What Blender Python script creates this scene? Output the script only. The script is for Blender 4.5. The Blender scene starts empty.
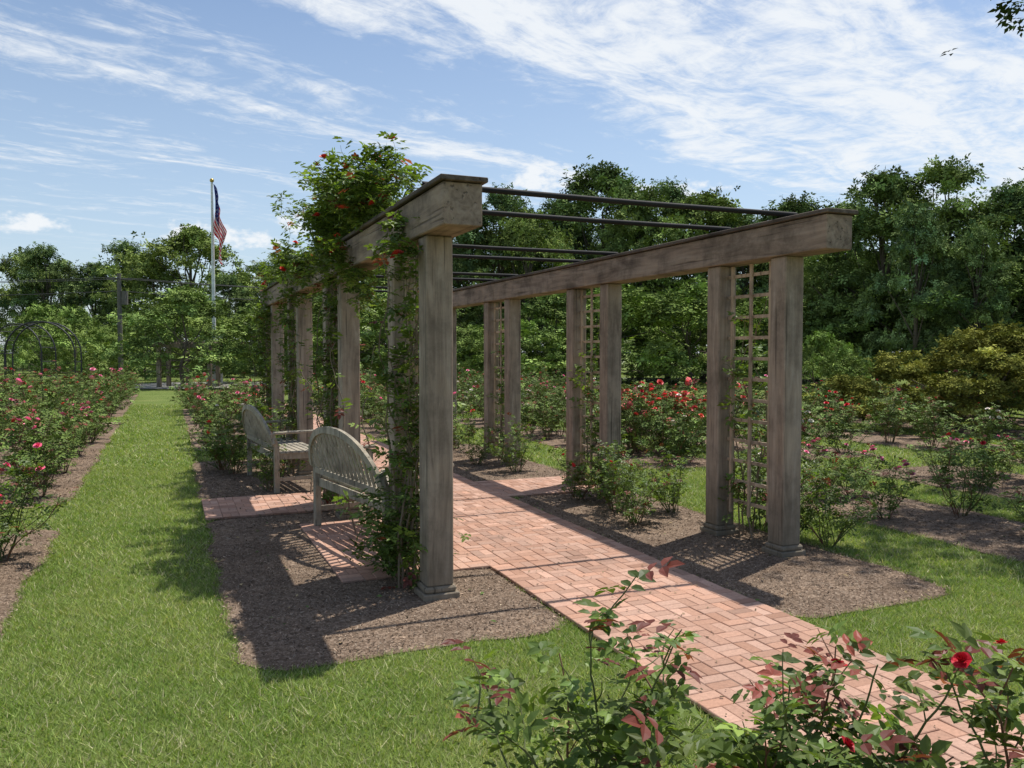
import bpy, bmesh, math, numpy as np
from mathutils import Vector
rng = np.random.default_rng(11)
YAW = math.radians(22.8)
CY, SY = math.cos(YAW), math.sin(YAW)
EYE = 1.55
def world(right, fwd):
    return (CY*right + SY*fwd, -SY*right + CY*fwd)
scene = bpy.context.scene
COL = scene.collection

# ------------------------------------------------------------ materials
def new_mat(name):
    m = bpy.data.materials.new(name); m.use_nodes = True
    nt = m.node_tree; nt.nodes.clear()
    out = nt.nodes.new('ShaderNodeOutputMaterial')
    return m, nt, out
def N(nt, t, **kw):
    n = nt.nodes.new(t)
    for k, v in kw.items():
        if k in n.inputs.keys(): n.inputs[k].default_value = v
        else: setattr(n, k, v)
    return n
def ramp(nt, stops):
    r = nt.nodes.new('ShaderNodeValToRGB')
    e = r.color_ramp.elements
    while len(e) < len(stops): e.new(0.5)
    for el, (p, c) in zip(e, stops):
        el.position = p; el.color = (c[0], c[1], c[2], 1) if not isinstance(c, float) else (c, c, c, 1)
    return r
def mixc(nt, mode, fac, a, b):
    m = nt.nodes.new('ShaderNodeMix'); m.data_type = 'RGBA'; m.blend_type = mode
    for sock, v in ((m.inputs[0], fac), (m.inputs[6], a), (m.inputs[7], b)):
        if hasattr(v, 'links'): nt.links.new(v, sock)
        elif isinstance(v, (tuple, list)): sock.default_value = (*v, 1) if len(v) == 3 else v
        else: sock.default_value = v
    return m.outputs[2]
def attr_mat(name, rough=0.5, trans=0.0, noise=0.0, nscale=20, bump=0.0, spec=0.3, tint=(1.15, 1.25, .45)):
    m, nt, out = new_mat(name)
    L = nt.links
    a = N(nt, 'ShaderNodeAttribute', attribute_name='Col')
    c = a.outputs['Color']
    p = N(nt, 'ShaderNodeBsdfPrincipled', Roughness=rough)
    p.inputs['Specular IOR Level'].default_value = spec
    if noise > 0:
        tc = N(nt, 'ShaderNodeTexCoord')
        nz = N(nt, 'ShaderNodeTexNoise', Scale=nscale, Detail=5.0, Roughness=0.65)
        L.new(tc.outputs['Object'], nz.inputs['Vector'])
        r = ramp(nt, [(0.25, 1.0-noise), (0.75, 1.0+noise*0.6)])
        L.new(nz.outputs['Fac'], r.inputs[0])
        c = mixc(nt, 'MULTIPLY', 1.0, c, r.outputs[0])
        if bump > 0:
            b = N(nt, 'ShaderNodeBump', Strength=bump, Distance=0.004)
            L.new(nz.outputs['Fac'], b.inputs['Height']); L.new(b.outputs[0], p.inputs['Normal'])
    L.new(c, p.inputs['Base Color'])
    if trans > 0:
        t = N(nt, 'ShaderNodeBsdfTranslucent')
        tc2 = mixc(nt, 'MULTIPLY', 1.0, c, tint)
        L.new(tc2, t.inputs['Color'])
        mx = N(nt, 'ShaderNodeMixShader'); mx.inputs[0].default_value = trans
        L.new(p.outputs[0], mx.inputs[1]); L.new(t.outputs[0], mx.inputs[2])
        L.new(mx.outputs[0], out.inputs[0])
    else:
        L.new(p.outputs[0], out.inputs[0])
    return m
M_LEAF = attr_mat('leaf', 0.45, 0.35, spec=.25)
M_LEAFF = attr_mat('leaf_bed', 0.6, 0.0, spec=.12)
def diffuse_mat(name):
    m, nt, out = new_mat(name)
    a = N(nt, 'ShaderNodeAttribute', attribute_name='Col'); d = N(nt, 'ShaderNodeBsdfDiffuse')
    nt.links.new(a.outputs['Color'], d.inputs[0]); nt.links.new(d.outputs[0], out.inputs[0]); return m
M_TLEAF = diffuse_mat('tree_leaf')
M_STEM = attr_mat('stem', 0.7)
M_PETAL = attr_mat('petal', 0.55, 0.0)
M_BLADE = attr_mat('grass_blade', 0.55, 0.3, spec=.2)
M_BRICK = attr_mat('brick', 0.85, 0, 0.22, 60, 0.5, 0.2)
M_CHIP = attr_mat('mulch_chip', 0.9, 0, spec=0.1)
M_BARK = attr_mat('bark', 0.95, 0, 0.4, 12, 0.8, 0.1)
M_CLOTH = attr_mat('cloth', 0.8, 0.2, tint=(1, 1, 1))

def wood_mat(name, stretch, base, dark, lite, foot_mix=.5, stain=.6):
    m, nt, out = new_mat(name); L = nt.links
    tc = N(nt, 'ShaderNodeTexCoord')
    mp = N(nt, 'ShaderNodeMapping'); mp.inputs['Scale'].default_value = stretch
    L.new(tc.outputs['Object'], mp.inputs['Vector'])
    g = N(nt, 'ShaderNodeTexNoise', Scale=11.0, Detail=9.0, Roughness=0.66, Distortion=0.9)
    L.new(mp.outputs[0], g.inputs['Vector'])
    r = ramp(nt, [(0.28, dark), (0.5, base), (0.76, lite)])
    L.new(g.outputs['Fac'], r.inputs[0])
    big = N(nt, 'ShaderNodeTexNoise', Scale=2.6, Detail=6.0, Roughness=0.7)
    L.new(tc.outputs['Object'], big.inputs['Vector'])
    rb = ramp(nt, [(0.36, (stain, stain*.98, stain*.95)), (0.52, (1.0, 0.98, 0.95)), (0.70, (1.22, 1.15, 1.06))])
    L.new(big.outputs['Fac'], rb.inputs[0])
    c = mixc(nt, 'MULTIPLY', 1.0, r.outputs[0], rb.outputs[0])
    sp = N(nt, 'ShaderNodeSeparateXYZ'); L.new(tc.outputs['Object'], sp.inputs[0])
    mr = N(nt, 'ShaderNodeMapRange'); mr.inputs[1].default_value = 0.0; mr.inputs[2].default_value = 0.6
    mr.inputs[3].default_value = foot_mix; mr.inputs[4].default_value = 0.0
    L.new(sp.outputs[2], mr.inputs[0])
    c = mixc(nt, 'MIX', mr.outputs[0], c, (0.13, 0.12, 0.08))  # blends to a dark olive brown towards the bottom
    cr = N(nt, 'ShaderNodeTexNoise', Scale=26.0, Detail=3.0, Roughness=0.5)
    mp2 = N(nt, 'ShaderNodeMapping'); mp2.inputs['Scale'].default_value = [s*s*1.5 if s < 1 else s for s in stretch]
    L.new(tc.outputs['Object'], mp2.inputs['Vector']); L.new(mp2.outputs[0], cr.inputs['Vector'])
    rc = ramp(nt, [(0.32, 0.3), (0.37, 1.0)])
    L.new(cr.outputs['Fac'], rc.inputs[0])
    c = mixc(nt, 'MULTIPLY', 0.7, c, rc.outputs[0])
    p = N(nt, 'ShaderNodeBsdfPrincipled', Roughness=0.85)
    p.inputs['Specular IOR Level'].default_value = 0.2
    L.new(c, p.inputs['Base Color'])
    ad = N(nt, 'ShaderNodeMath', operation='ADD'); L.new(g.outputs['Fac'], ad.inputs[0]); L.new(rc.outputs[0], ad.inputs[1])
    b = N(nt, 'ShaderNodeBump', Strength=0.5, Distance=0.006)
    L.new(ad.outputs[0], b.inputs['Height']); L.new(b.outputs[0], p.inputs['Normal'])
    L.new(p.outputs[0], out.inputs[0])
    return m
M_WOODV = wood_mat('weathered_timber_vertical', (1.4, 1.4, 0.14), (0.325, 0.262, 0.205), (0.18, 0.14, 0.108), (0.45, 0.385, 0.32), .5, .66)
M_WOODH = wood_mat('weathered_timber_beam', (1.4, 0.14, 1.4), (0.285, 0.222, 0.172), (0.145, 0.11, 0.085), (0.41, 0.34, 0.275), .5, .55)
M_CAP = wood_mat('cap_board', (1.6, 0.12, 1.6), (0.11, 0.088, 0.07), (0.06, 0.047, 0.038), (0.19, 0.155, 0.13))
M_SLAT = wood_mat('lattice_wood', (1.6, 1.6, 0.3), (0.46, 0.36, 0.26), (0.32, 0.24, 0.17), (0.60, 0.49, 0.38), .2)
M_TEAK = wood_mat('grey_teak', (1.6, 1.6, 0.4), (0.38, 0.34, 0.27), (0.24, 0.21, 0.165), (0.50, 0.46, 0.38), .2)
def plain(name, col, rough=0.5, metal=0.0, spec=.5):
    m, nt, out = new_mat(name)
    tc = N(nt, 'ShaderNodeTexCoord')
    nz = N(nt, 'ShaderNodeTexNoise', Scale=8.0, Detail=5.0); nt.links.new(tc.outputs['Object'], nz.inputs['Vector'])
    r = ramp(nt, [(0.3, tuple(x*0.75 for x in col)), (0.7, tuple(min(1, x*1.15) for x in col))])
    nt.links.new(nz.outputs['Fac'], r.inputs[0])
    p = N(nt, 'ShaderNodeBsdfPrincipled', Roughness=rough, Metallic=metal)
    p.inputs['Specular IOR Level'].default_value = spec
    nt.links.new(r.outputs[0], p.inputs['Base Color']); nt.links.new(p.outputs[0], out.inputs[0])
    return m
M_PIPE = plain('dark_metal_pipe', (0.022, 0.02, 0.02), 0.7, 0, .2)
M_WHITE = plain('white_paint', (0.78, 0.78, 0.76), 0.4)
M_IRON = plain('black_iron', (0.02, 0.02, 0.022), 0.5)
M_GOLD = plain('gold_ball', (0.6, 0.42, 0.12), 0.3, 0.8)
M_CONC = plain('concrete', (0.45, 0.42, 0.37), 0.9)
M_SAND = plain('joint_sand', (0.28, 0.19, 0.14), 0.95)
M_POLE = plain('utility_pole_wood', (0.16, 0.14, 0.12), 0.9)

def ground_mat():
    m, nt, out = new_mat('lawn_soil'); L = nt.links
    tc = N(nt, 'ShaderNodeTexCoord')
    a = N(nt, 'ShaderNodeTexNoise', Scale=1.1, Detail=6.0, Roughness=0.6); L.new(tc.outputs['Object'], a.inputs['Vector'])
    r1 = ramp(nt, [(0.3, (0.125, 0.185, 0.04)), (0.55, (0.18, 0.23, 0.06)), (0.75, (0.25, 0.27, 0.09))])
    L.new(a.outputs['Fac'], r1.inputs[0])
    f = N(nt, 'ShaderNodeTexNoise', Scale=120.0, Detail=3.0, Roughness=0.7); L.new(tc.outputs['Object'], f.inputs['Vector'])
    r2 = ramp(nt, [(0.3, (0.5, 0.5, 0.5)), (0.6, (1.0, 1.0, 1.0))]); L.new(f.outputs['Fac'], r2.inputs[0])
    c = mixc(nt, 'MULTIPLY', 1.0, r1.outputs[0], r2.outputs[0])
    p = N(nt, 'ShaderNodeBsdfPrincipled', Roughness=0.95); p.inputs['Specular IOR Level'].default_value = 0.1
    b = N(nt, 'ShaderNodeBump', Strength=0.8, Distance=0.02); L.new(f.outputs['Fac'], b.inputs['Height'])
    L.new(b.outputs[0], p.inputs['Normal'])
    L.new(c, p.inputs['Base Color']); L.new(p.outputs[0], out.inputs[0])
    return m
def mulch_mat():
    m, nt, out = new_mat('mulch'); L = nt.links
    tc = N(nt, 'ShaderNodeTexCoord')
    v = N(nt, 'ShaderNodeTexVoronoi', Scale=85.0); v.inputs['Randomness'].default_value = 1.0
    nzw = N(nt, 'ShaderNodeTexNoise', Scale=25.0, Detail=4.0); L.new(tc.outputs['Object'], nzw.inputs['Vector'])
    mv = mixc(nt, 'LINEAR_LIGHT', 0.04, tc.outputs['Object'], nzw.outputs['Color'])
    L.new(mv, v.inputs['Vector'])
    bw = N(nt, 'ShaderNodeRGBToBW'); L.new(v.outputs['Color'], bw.inputs[0])
    r = ramp(nt, [(0.1, (0.11, 0.074, 0.05)), (0.45, (0.19, 0.135, 0.095)), (0.75, (0.26, 0.19, 0.138)), (0.95, (0.36, 0.28, 0.21))])
    L.new(bw.outputs[0], r.inputs[0])
    a = N(nt, 'ShaderNodeTexNoise', Scale=1.9, Detail=8.0, Roughness=0.7); L.new(tc.outputs['Object'], a.inputs['Vector'])
    r2 = ramp(nt, [(0.32, (0.66, 0.63, 0.60)), (0.5, (1, 1, 1)), (0.7, (1.35, 1.3, 1.22))]); L.new(a.outputs['Fac'], r2.inputs[0])
    c = mixc(nt, 'MULTIPLY', 1.0, r.outputs[0], r2.outputs[0])
    p = N(nt, 'ShaderNodeBsdfPrincipled', Roughness=0.95); p.inputs['Specular IOR Level'].default_value = 0.1
    b = N(nt, 'ShaderNodeBump', Strength=0.7, Distance=0.008); L.new(bw.outputs[0], b.inputs['Height'])
    L.new(b.outputs[0], p.inputs['Normal'])
    L.new(c, p.inputs['Base Color']); L.new(p.outputs[0], out.inputs[0])
    return m
M_GROUND = ground_mat(); M_MULCH = mulch_mat()

# ------------------------------------------------------------ mesh builder
def nrm(v): return v/np.maximum(np.linalg.norm(v, axis=-1, keepdims=True), 1e-9)
class MB:
    def __init__(s): s.V=[]; s.C=[]; s.L=[]; s.T=[]; s.M=[]; s.n=0
    def add(s, V, F, mat=0, col=(1, 1, 1)):
        V = np.asarray(V, float).reshape(-1, 3); k = len(V)
        col = np.asarray(col, float)
        if col.ndim == 1: col = np.tile(col, (k, 1))
        s.V.append(V); s.C.append(col)
        F = np.asarray(F, int)
        s.L.append((F+s.n).ravel()); s.T.append(np.full(len(F), F.shape[1])); s.M.append(np.full(len(F), mat))
        s.n += k
    def scatter(s, tmpl, P, R, S, mat=0, col=(1, 1, 1)):
        tv, tf = tmpl
        n = len(P)
        if n == 0: return
        S = np.asarray(S, float)
        if S.ndim == 1: S = S[:, None]
        sv = tv[None]*S[:, None, :]
        V = np.einsum('nij,nkj->nki', R, sv)+P[:, None, :]
        k = len(tv)
        F = (tf[None]+(np.arange(n)*k)[:, None, None]).reshape(-1, tf.shape[1])
        col = np.asarray(col, float)
        if col.ndim == 2: col = np.repeat(col, k, axis=0)
        s.add(V.reshape(-1, 3), F, mat, col)
    def mesh(s, name, mats, smooth=False):
        me = bpy.data.meshes.new(name)
        V = np.concatenate(s.V); C = np.concatenate(s.C); Lp = np.concatenate(s.L); T = np.concatenate(s.T); M = np.concatenate(s.M)
        me.vertices.add(len(V)); me.vertices.foreach_set('co', V.ravel().astype(np.float32))
        me.loops.add(len(Lp)); me.loops.foreach_set('vertex_index', Lp.astype(np.int32))
        me.polygons.add(len(T))
        st = np.concatenate([[0], np.cumsum(T)[:-1]]).astype(np.int32)
        me.polygons.foreach_set('loop_start', st)
        me.polygons.foreach_set('material_index', M.astype(np.int32))
        for m in mats: me.materials.append(m)
        me.update(calc_edges=True)
        me.polygons.foreach_set('use_smooth', np.full(len(T), smooth))
        ca = me.color_attributes.new('Col', 'FLOAT_COLOR', 'POINT')
        ca.data.foreach_set('color', np.concatenate([np.clip(C, 0, 1), np.ones((len(C), 1))], 1).ravel().astype(np.float32))
        return me
    def obj(s, name, mats, smooth=False, parent=None):
        return put(s.mesh(name, mats, smooth), name, parent)
def put(me, name, parent=None, loc=(0, 0, 0), rotz=0, sc=1.0):
    o = bpy.data.objects.new(name, me); COL.objects.link(o)
    o.location = loc; o.rotation_euler = (0, 0, rotz)
    o.scale = (sc, sc, sc) if not hasattr(sc, '__len__') else sc
    if parent: o.parent = parent
    return o
def empty(name):
    o = bpy.data.objects.new(name, None); o.empty_display_size = 0.1; COL.objects.link(o); return o
def frame_y(d, up=None):
    n = len(d); d = nrm(d)
    if up is None: up = np.tile([0, 0, 1.0], (n, 1)) + rng.normal(0, .35, (n, 3))
    x = nrm(np.cross(d, up)); z = np.cross(x, d)
    return np.stack([x, d, z], -1)
def frame_z(z):
    z = nrm(z); r = rng.normal(size=z.shape); x = nrm(np.cross(r, z)); y = np.cross(z, x)
    return np.stack([x, y, z], -1)
def bar(mb, p0, p1, w, d, side=(0, 1, 0), mat=0, col=(1, 1, 1), bev=0.0):
    p0 = np.array(p0, float); p1 = np.array(p1, float)
    t = nrm(p1-p0); s = np.array(side, float); s = nrm(s-t*np.dot(s, t)); u = np.cross(t, s)
    w /= 2; d /= 2
    b = bev
    if b == 0: c = [(w, d), (-w, d), (-w, -d), (w, -d)]
    else: c = [(w, d-b), (w-b, d), (-w+b, d), (-w, d-b), (-w, -d+b), (-w+b, -d), (w-b, -d), (w, -d+b)]
    k = len(c)
    if b == 0:
        V = [p+s*a+u*e for p in (p0, p1) for a, e in c]
    else:
        V = []
        for p, q in ((p0, 1), (p0+t*b, 0), (p1-t*b, 0), (p1, 1)):
            for a, e in c:
                V.append(p+s*a*(1-q*b/w*0.7)+u*e*(1-q*b/d*0.7))
    nr = len(V)//k
    Q = [(r*k+i, r*k+(i+1) % k, (r+1)*k+(i+1) % k, (r+1)*k+i) for r in range(nr-1) for i in range(k)]
    V = np.array(V)
    mb.add(V, Q, mat, col)
    mb.add(V[:k], [list(range(k))[::-1]], mat, col); mb.add(V[-k:], [list(range(k))], mat, col)
def tube(mb, pts, r0, r1, sides=5, mat=0, col=(1, 1, 1)):
    P = np.asarray(pts, float); n = len(P)
    T = nrm(np.gradient(P, axis=0)); ref = np.array([0.31, 0.17, 0.93]) if abs(T[0, 2]) < .8 else np.array([1.0, .2, 0])
    X = nrm(np.cross(T, ref)); Y = np.cross(T, X)
    rr = np.linspace(r0, r1, n)
    a = np.arange(sides)/sides*2*math.pi
    V = P[:, None]+rr[:, None, None]*(X[:, None]*np.cos(a)[None, :, None]+Y[:, None]*np.sin(a)[None, :, None])
    i, j = np.meshgrid(np.arange(n-1), np.arange(sides), indexing='ij')
    F = np.stack([i*sides+j, i*sides+(j+1) % sides, (i+1)*sides+(j+1) % sides, (i+1)*sides+j], -1).reshape(-1, 4)
    mb.add(V.reshape(-1, 3), F, mat, col)
    mb.add(V[-1], [list(range(sides))], mat, col)
def snoise(x, y, f=1.0, ph=0.0):
    return (np.sin(x*1.7*f+ph+1.3*np.sin(y*1.1*f+ph))+np.sin(y*2.3*f-ph*1.7+1.1*np.sin(x*1.9*f))+np.sin((x+y)*3.1*f+ph*.6+np.sin(x*2.7*f-y*f)))/3

# ------------------------------------------------------------ templates
LEAFD = (np.array([(0, 0, 0), (.3, .45, .07), (0, 1, -.08), (-.3, .45, .07)]), np.array([(0, 1, 2, 3)]))
LEAFN = (np.array([(0, 0, 0), (0, .5, -.03), (0, 1, -.14), (.27, .28, .07), (.27, .62, .04), (-.27, .28, .07), (-.27, .62, .04)]), np.array([(0, 3, 4, 2, 1), (0, 1, 2, 6, 5)]))
def compound(leaf, spots):
    V = []; F = []; k = len(leaf[0])
    for i, (x, y, ang, s, dz) in enumerate(spots):
        c, sn = math.cos(ang), math.sin(ang)
        lv = leaf[0]*s
        lv = np.stack([lv[:, 0]*c+lv[:, 1]*sn+x, -lv[:, 0]*sn+lv[:, 1]*c+y, lv[:, 2]+dz], -1)
        V.append(lv); F.append(leaf[1]+i*k)
    return np.concatenate(V), np.concatenate(F)
SP5 = [(0, .62, 0, .42, -.02), (0, .58, 1.15, .38, .01), (0, .58, -1.15, .38, .02), (0, .28, 1.25, .32, 0), (0, .28, -1.25, .32, 0.01)]
ROSE_FAR = compound(LEAFD, SP5)
ROSE_NEAR = compound(LEAFN, SP5)
SPRIG = compound(LEAFD, [(0, .4, 0, .6, -.1), (0, .2, .9, .55, .12), (0, .2, -.9, .55, .05), (0, 0, 2.0, .5, -.1), (0, 0, -2.1, .5, .1)])
def flower_tmpl(cols):
    V = []; F = []; n = 0
    rings = [(6, (.05, .6, 1.05), (0, .12, .22), (.12, .55, .42), 0), (5, (.05, .45, .72), (0, .25, .5), (.12, .45, .38), .5), (5, (.04, .28, .42), (.05, .4, .68), (.1, .34, .28), .2), (3, (.03, .12, .15), (.1, .45, .78), (.08, .2, .16), .9)]
    for cnt, rho, z, w, ph in rings:
        for i in range(cnt):
            a = 2*math.pi*(i+ph)/cnt; ca, sa = math.cos(a), math.sin(a)
            us = (-1, 0, 1) if cols == 3 else (-1, 1)
            for r, zz, ww in zip(rho, z, w):
                for u in us:
                    rr = r*(1.0 if u == 0 else .86); t = ww*u
                    V.append((ca*rr-sa*t, sa*rr+ca*t, zz+(0.0 if u == 0 else .06)))
            c = len(us)
            for s in range(2):
                for q in range(c-1):
                    F.append((n+s*c+q, n+s*c+q+1, n+(s+1)*c+q+1, n+(s+1)*c+q))
            n += 3*c
    return np.array(V), np.array(F)
FLOW_N = flower_tmpl(3); FLOW_F = flower_tmpl(2)

def grow(p, d, L, step, wander, bias=(0, 0, 0)):
    p = np.array(p, float); d = nrm(np.array(d, float)); pts = [p.copy()]
    for _ in range(max(2, int(L/step))):
        d = nrm(d+rng.normal(0, wander, 3)+np.array(bias)); p = p+d*step; pts.append(p.copy())
    return np.array(pts)
GREEN = np.array([0.10, 0.16, 0.035])
def leafcols(n, base=GREEN, var=.35):
    t = rng.random((n, 1)); k = np.exp(rng.normal(0, var, (n, 1)))
    c = base*(1-t*.5)+np.array([0.22, 0.27, 0.06])*(t*.5)
    return np.clip(c*k, .01, .5)
def finish_foliage(mb, P, D, near, size, red=None, base=GREEN):
    P = np.array(P); D = np.array(D); n = len(P)
    c = leafcols(n, base)
    if red is not None:
        red = np.array(red); k = red > rng.random(n)
        c[k] = np.array([.20, .055, .04])*np.exp(rng.normal(0, .35, (k.sum(), 1)))
    mb.scatter(ROSE_NEAR if near else ROSE_FAR, P, frame_y(D), size*rng.uniform(.7, 1.25, n), 1, c)
def rand_dir(n, up=.2):
    a = rng.uniform(0, 2*math.pi, n); z = rng.normal(up, .45, n)
    return nrm(np.stack([np.cos(a), np.sin(a), z], -1))

def rose_mesh(name, H=.85, spread=.35, canes=9, near=False, size=.1, nflow=6, fcol=(.6, .05, .04), fsize=.04, redp=.12, shoots=3, dens=1, low=.22):
    mb = MB(); P = []; D = []; R = []; tips = []
    for i in range(canes):
        a = rng.uniform(0, 2*math.pi); s = spread*rng.uniform(.3, 1)
        h = H*rng.uniform(.65, 1.05)
        pts = grow((math.cos(a)*.05, math.sin(a)*.05, 0), (math.cos(a)*s/h*1.3, math.sin(a)*s/h*1.3, 1), h, .045, .13, (0, 0, .03))
        sc = (.11, .13, .045) if rng.random() > .4 else (.18, .09, .055)
        tube(mb, pts, .006, .0022, 5 if near else 3, 0, sc)
        lines = [pts]; tips.append(pts[-1])
        for k in range(shoots):
            j = rng.integers(int(len(pts)*.35), len(pts)-1)
            d = rand_dir(1, .9)[0]
            sp = grow(pts[j], d, rng.uniform(.12, .32)*H, .04, .15, (0, 0, .08))
            tube(mb, sp, .0032, .0016, 4 if near else 3, 0, sc); lines.append(sp)
            if rng.random() < .7: tips.append(sp[-1])
        for li, ln in enumerate(lines):
            for q in range(1 if li else int(len(ln)*low), len(ln)):
                for _ in range(dens):
                    P.append(ln[q]); D.append(rand_dir(1, .15)[0])
                    t = q/len(ln); R.append(redp*(t > .75)*1.0*(2.5 if ln[q][2] > H*.75 else 1))
    finish_foliage(mb, P, D, near, size, R)
    tips = np.array(tips)
    pk = np.argsort(-tips[:, 2]+rng.normal(0, .12, len(tips)))
    idx = pk[:nflow]
    if len(idx):
        fp = tips[idx]; zd = np.array([0, 0, 1.0])+rng.normal(0, .45, (len(idx), 3))
        c = np.array(fcol)*np.exp(rng.normal(0, .18, (len(idx), 1)))
        mb.scatter(FLOW_N if near else FLOW_F, fp, frame_z(zd), fsize*rng.uniform(.5, 1.15, len(idx)), 2, c)
    return mb.mesh(name, [M_STEM, M_LEAF if near else M_LEAFF, M_PETAL], False)

# ------------------------------------------------------------ ground
gb = MB()
gb.add([(-900, -900, 0), (900, -900, 0), (900, 900, 0), (-900, 900, 0)], [(0, 1, 2, 3)])
gb.obj('ground', [M_GROUND])

BRICK = [(2.1, -4.05, 3.3, 33), (.3, 7.95, 4.5, 9.0), (1.05, 5.4, 2.1, 7.35)]
BEDS = [(.3, 4.05, 2.1, 7.97, 1), (.3, 8.98, 2.1, 12.3, 1), (.35, 13.6, 2.0, 24, 1),
        (3.3, 3.65, 4.72, 7.97, 1), (3.3, 8.98, 4.72, 13.0, 1), (3.4, 14.2, 4.8, 26, 1),
        (5.8, -1, 7.15, 7.9, 1), (5.8, 9.1, 7.15, 18, 1), (5.8, 19.2, 7.15, 30, 1),
        (8.1, -1, 9.9, 8.0, 1), (8.1, 9.1, 9.9, 18, 1), (8.1, 19.2, 9.9, 30, 1),
        (10.9, 0, 12.7, 8.0, 1), (10.9, 9.1, 12.7, 18, 1), (10.9, 19.2, 12.7, 30, 1),
        (13.7, 0, 15.5, 18, 1), (16.5, 1, 18.3, 18, 1),
        (-2.8, 0, -.88, 8.1, 1), (-2.8, 9.3, -.95, 20, 1), (-2.8, 21.4, -1.0, 33, 1),
        (-5.8, 3, -3.9, 8.1, 1), (-5.8, 9.3, -3.9, 20, 1), (-5.8, 21.4, -3.9, 33, 1),
        (-8.8, 9.3, -6.9, 20, 1), (-8.8, 21.4, -6.9, 33, 1), (-11.8, 12, -9.9, 33, 1), (-14.8, 14, -12.9, 33, 1), (-17.8, 18, -15.9, 33, 1),
        (.3, .3, 2.02, 2.45, 1)]
def edge_w(x, y): return .035*snoise(x, y, 2.1)+.015*snoise(x, y, 9)
def in_rect(x, y, r, m=0.0):
    return (x > r[0]-m) & (x < r[2]+m) & (y > r[1]-m) & (y < r[3]+m)
def bed_sdf(x, y, r, rad=.28):
    cx, cy = (r[0]+r[2])/2, (r[1]+r[3])/2; hx, hy = (r[2]-r[0])/2, (r[3]-r[1])/2
    qx = np.abs(x-cx)-hx+rad; qy = np.abs(y-cy)-hy+rad
    return np.hypot(np.maximum(qx, 0), np.maximum(qy, 0))+np.minimum(np.maximum(qx, qy), 0)-rad
def is_brick(x, y):
    r = np.zeros(np.shape(x), bool)
    for b in BRICK: r |= in_rect(x, y, b)
    return r
def is_bed(x, y, m=0.0):
    r = np.zeros(np.shape(x), bool); w = edge_w(x, y)
    for b in BEDS: r |= bed_sdf(x, y, b)-w < m
    return r
mm = MB()
for bi, b in enumerate(BEDS):
    rad = .28; pts = []
    x0, y0, x1, y1 = b[:4]
    def seg(ax, ay, bx, by):
        n = max(2, int(math.hypot(bx-ax, by-ay)/.08))
        for i in range(n): pts.append((ax+(bx-ax)*i/n, ay+(by-ay)*i/n))
    def arc(cx, cy, a0):
        for i in range(6):
            a = a0+math.pi/2*i/6; pts.append((cx+rad*math.cos(a), cy+rad*math.sin(a)))
    seg(x0+rad, y0, x1-rad, y0); arc(x1-rad, y0+rad, -math.pi/2); seg(x1, y0+rad, x1, y1-rad); arc(x1-rad, y1-rad, 0)
    seg(x1-rad, y1, x0+rad, y1); arc(x0+rad, y1-rad, math.pi/2); seg(x0, y1-rad, x0, y0+rad); arc(x0+rad, y0+rad, math.pi)
    O = np.array(pts)
    nx = nrm(np.stack([O[:, 0]-np.clip(O[:, 0], x0+rad, x1-rad), O[:, 1]-np.clip(O[:, 1], y0+rad, y1-rad)], -1))
    w = edge_w(O[:, 0], O[:, 1])
    O = O+nx*w[:, None]
    n = len(O)
    inner = O-nx*.25
    V = np.concatenate([np.c_[O, np.full(n, .005)], np.c_[inner, np.full(n, .014)]])
    i = np.arange(n); Q = np.stack([i, (i+1) % n, n+(i+1) % n, n+i], -1)
    mm.add(V, Q); mm.add(np.c_[inner, np.full(n, .014)], [list(range(n))])
mm.obj('mulch_beds', [M_MULCH])

# joints + bricks (basket-weave)
sb = MB()
for r in ((2.1, -4.05, 3.3, 33), (.3, 7.95, 2.1, 9), (3.3, 7.95, 4.5, 9), (1.05, 5.4, 2.1, 7.35)):
    sb.add([(r[0], r[1], .022), (r[2], r[1], .022), (r[2], r[3], .022), (r[0], r[3], .022)], [(0, 1, 2, 3)])
path = empty('brick_path')
sb.obj('joint_sand', [M_SAND], parent=path)
CELL = .15
bx, by, c = CELL/2-.0018, CELL/4-.0018, .003
tv = np.array([(sx*bx, sy*by, -.02) for sx, sy in ((-1, -1), (1, -1), (1, 1), (-1, 1))]+[(sx*bx, sy*by, -c) for sx, sy in ((-1, -1), (1, -1), (1, 1), (-1, 1))]+[(sx*(bx-c), sy*(by-c), 0) for sx, sy in ((-1, -1), (1, -1), (1, 1), (-1, 1))])
tf = np.array([(i, (i+1) % 4, 4+(i+1) % 4, 4+i) for i in range(4)]+[(4+i, 4+(i+1) % 4, 8+(i+1) % 4, 8+i) for i in range(4)]+[(8, 9, 10, 11)])
P = []; A = []
for i in range(2, 31):
    for j in range(-27, 220):
        x, y = (i+.5)*CELL, (j+.5)*CELL
        if not is_brick(np.array(x), np.array(y)): continue
        for s in (-CELL/4, CELL/4):
            if (i+j) % 2: P.append((x, y+s, .029)); A.append(0)
            else: P.append((x+s, y, .029)); A.append(math.pi/2)
P = np.array(P); A = np.array(A)+rng.normal(0, .008, len(A)); n = len(P)
P[:, 2] += rng.normal(0, .001, n)+.003*snoise(P[:, 0], P[:, 1], 1.5)
P[:, :2] += rng.normal(0, .0008, (n, 2))
tx = rng.normal(0, .008, (n, 2))
z = nrm(np.stack([tx[:, 0], tx[:, 1], np.ones(n)], -1)); x = np.stack([np.cos(A), np.sin(A), 0*A], -1); x = nrm(x-z*np.sum(x*z, 1, keepdims=True)); y = np.cross(z, x)
t = rng.random((n, 1))
bc = np.array([.45, .25, .17])*(1-t)+np.array([.50, .315, .235])*t
bc *= np.exp(rng.normal(0, .09, (n, 1)))*(1+.10*snoise(P[:, 0], P[:, 1], .9)+.07*snoise(P[:, 0], P[:, 1], 4))[:, None]
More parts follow.
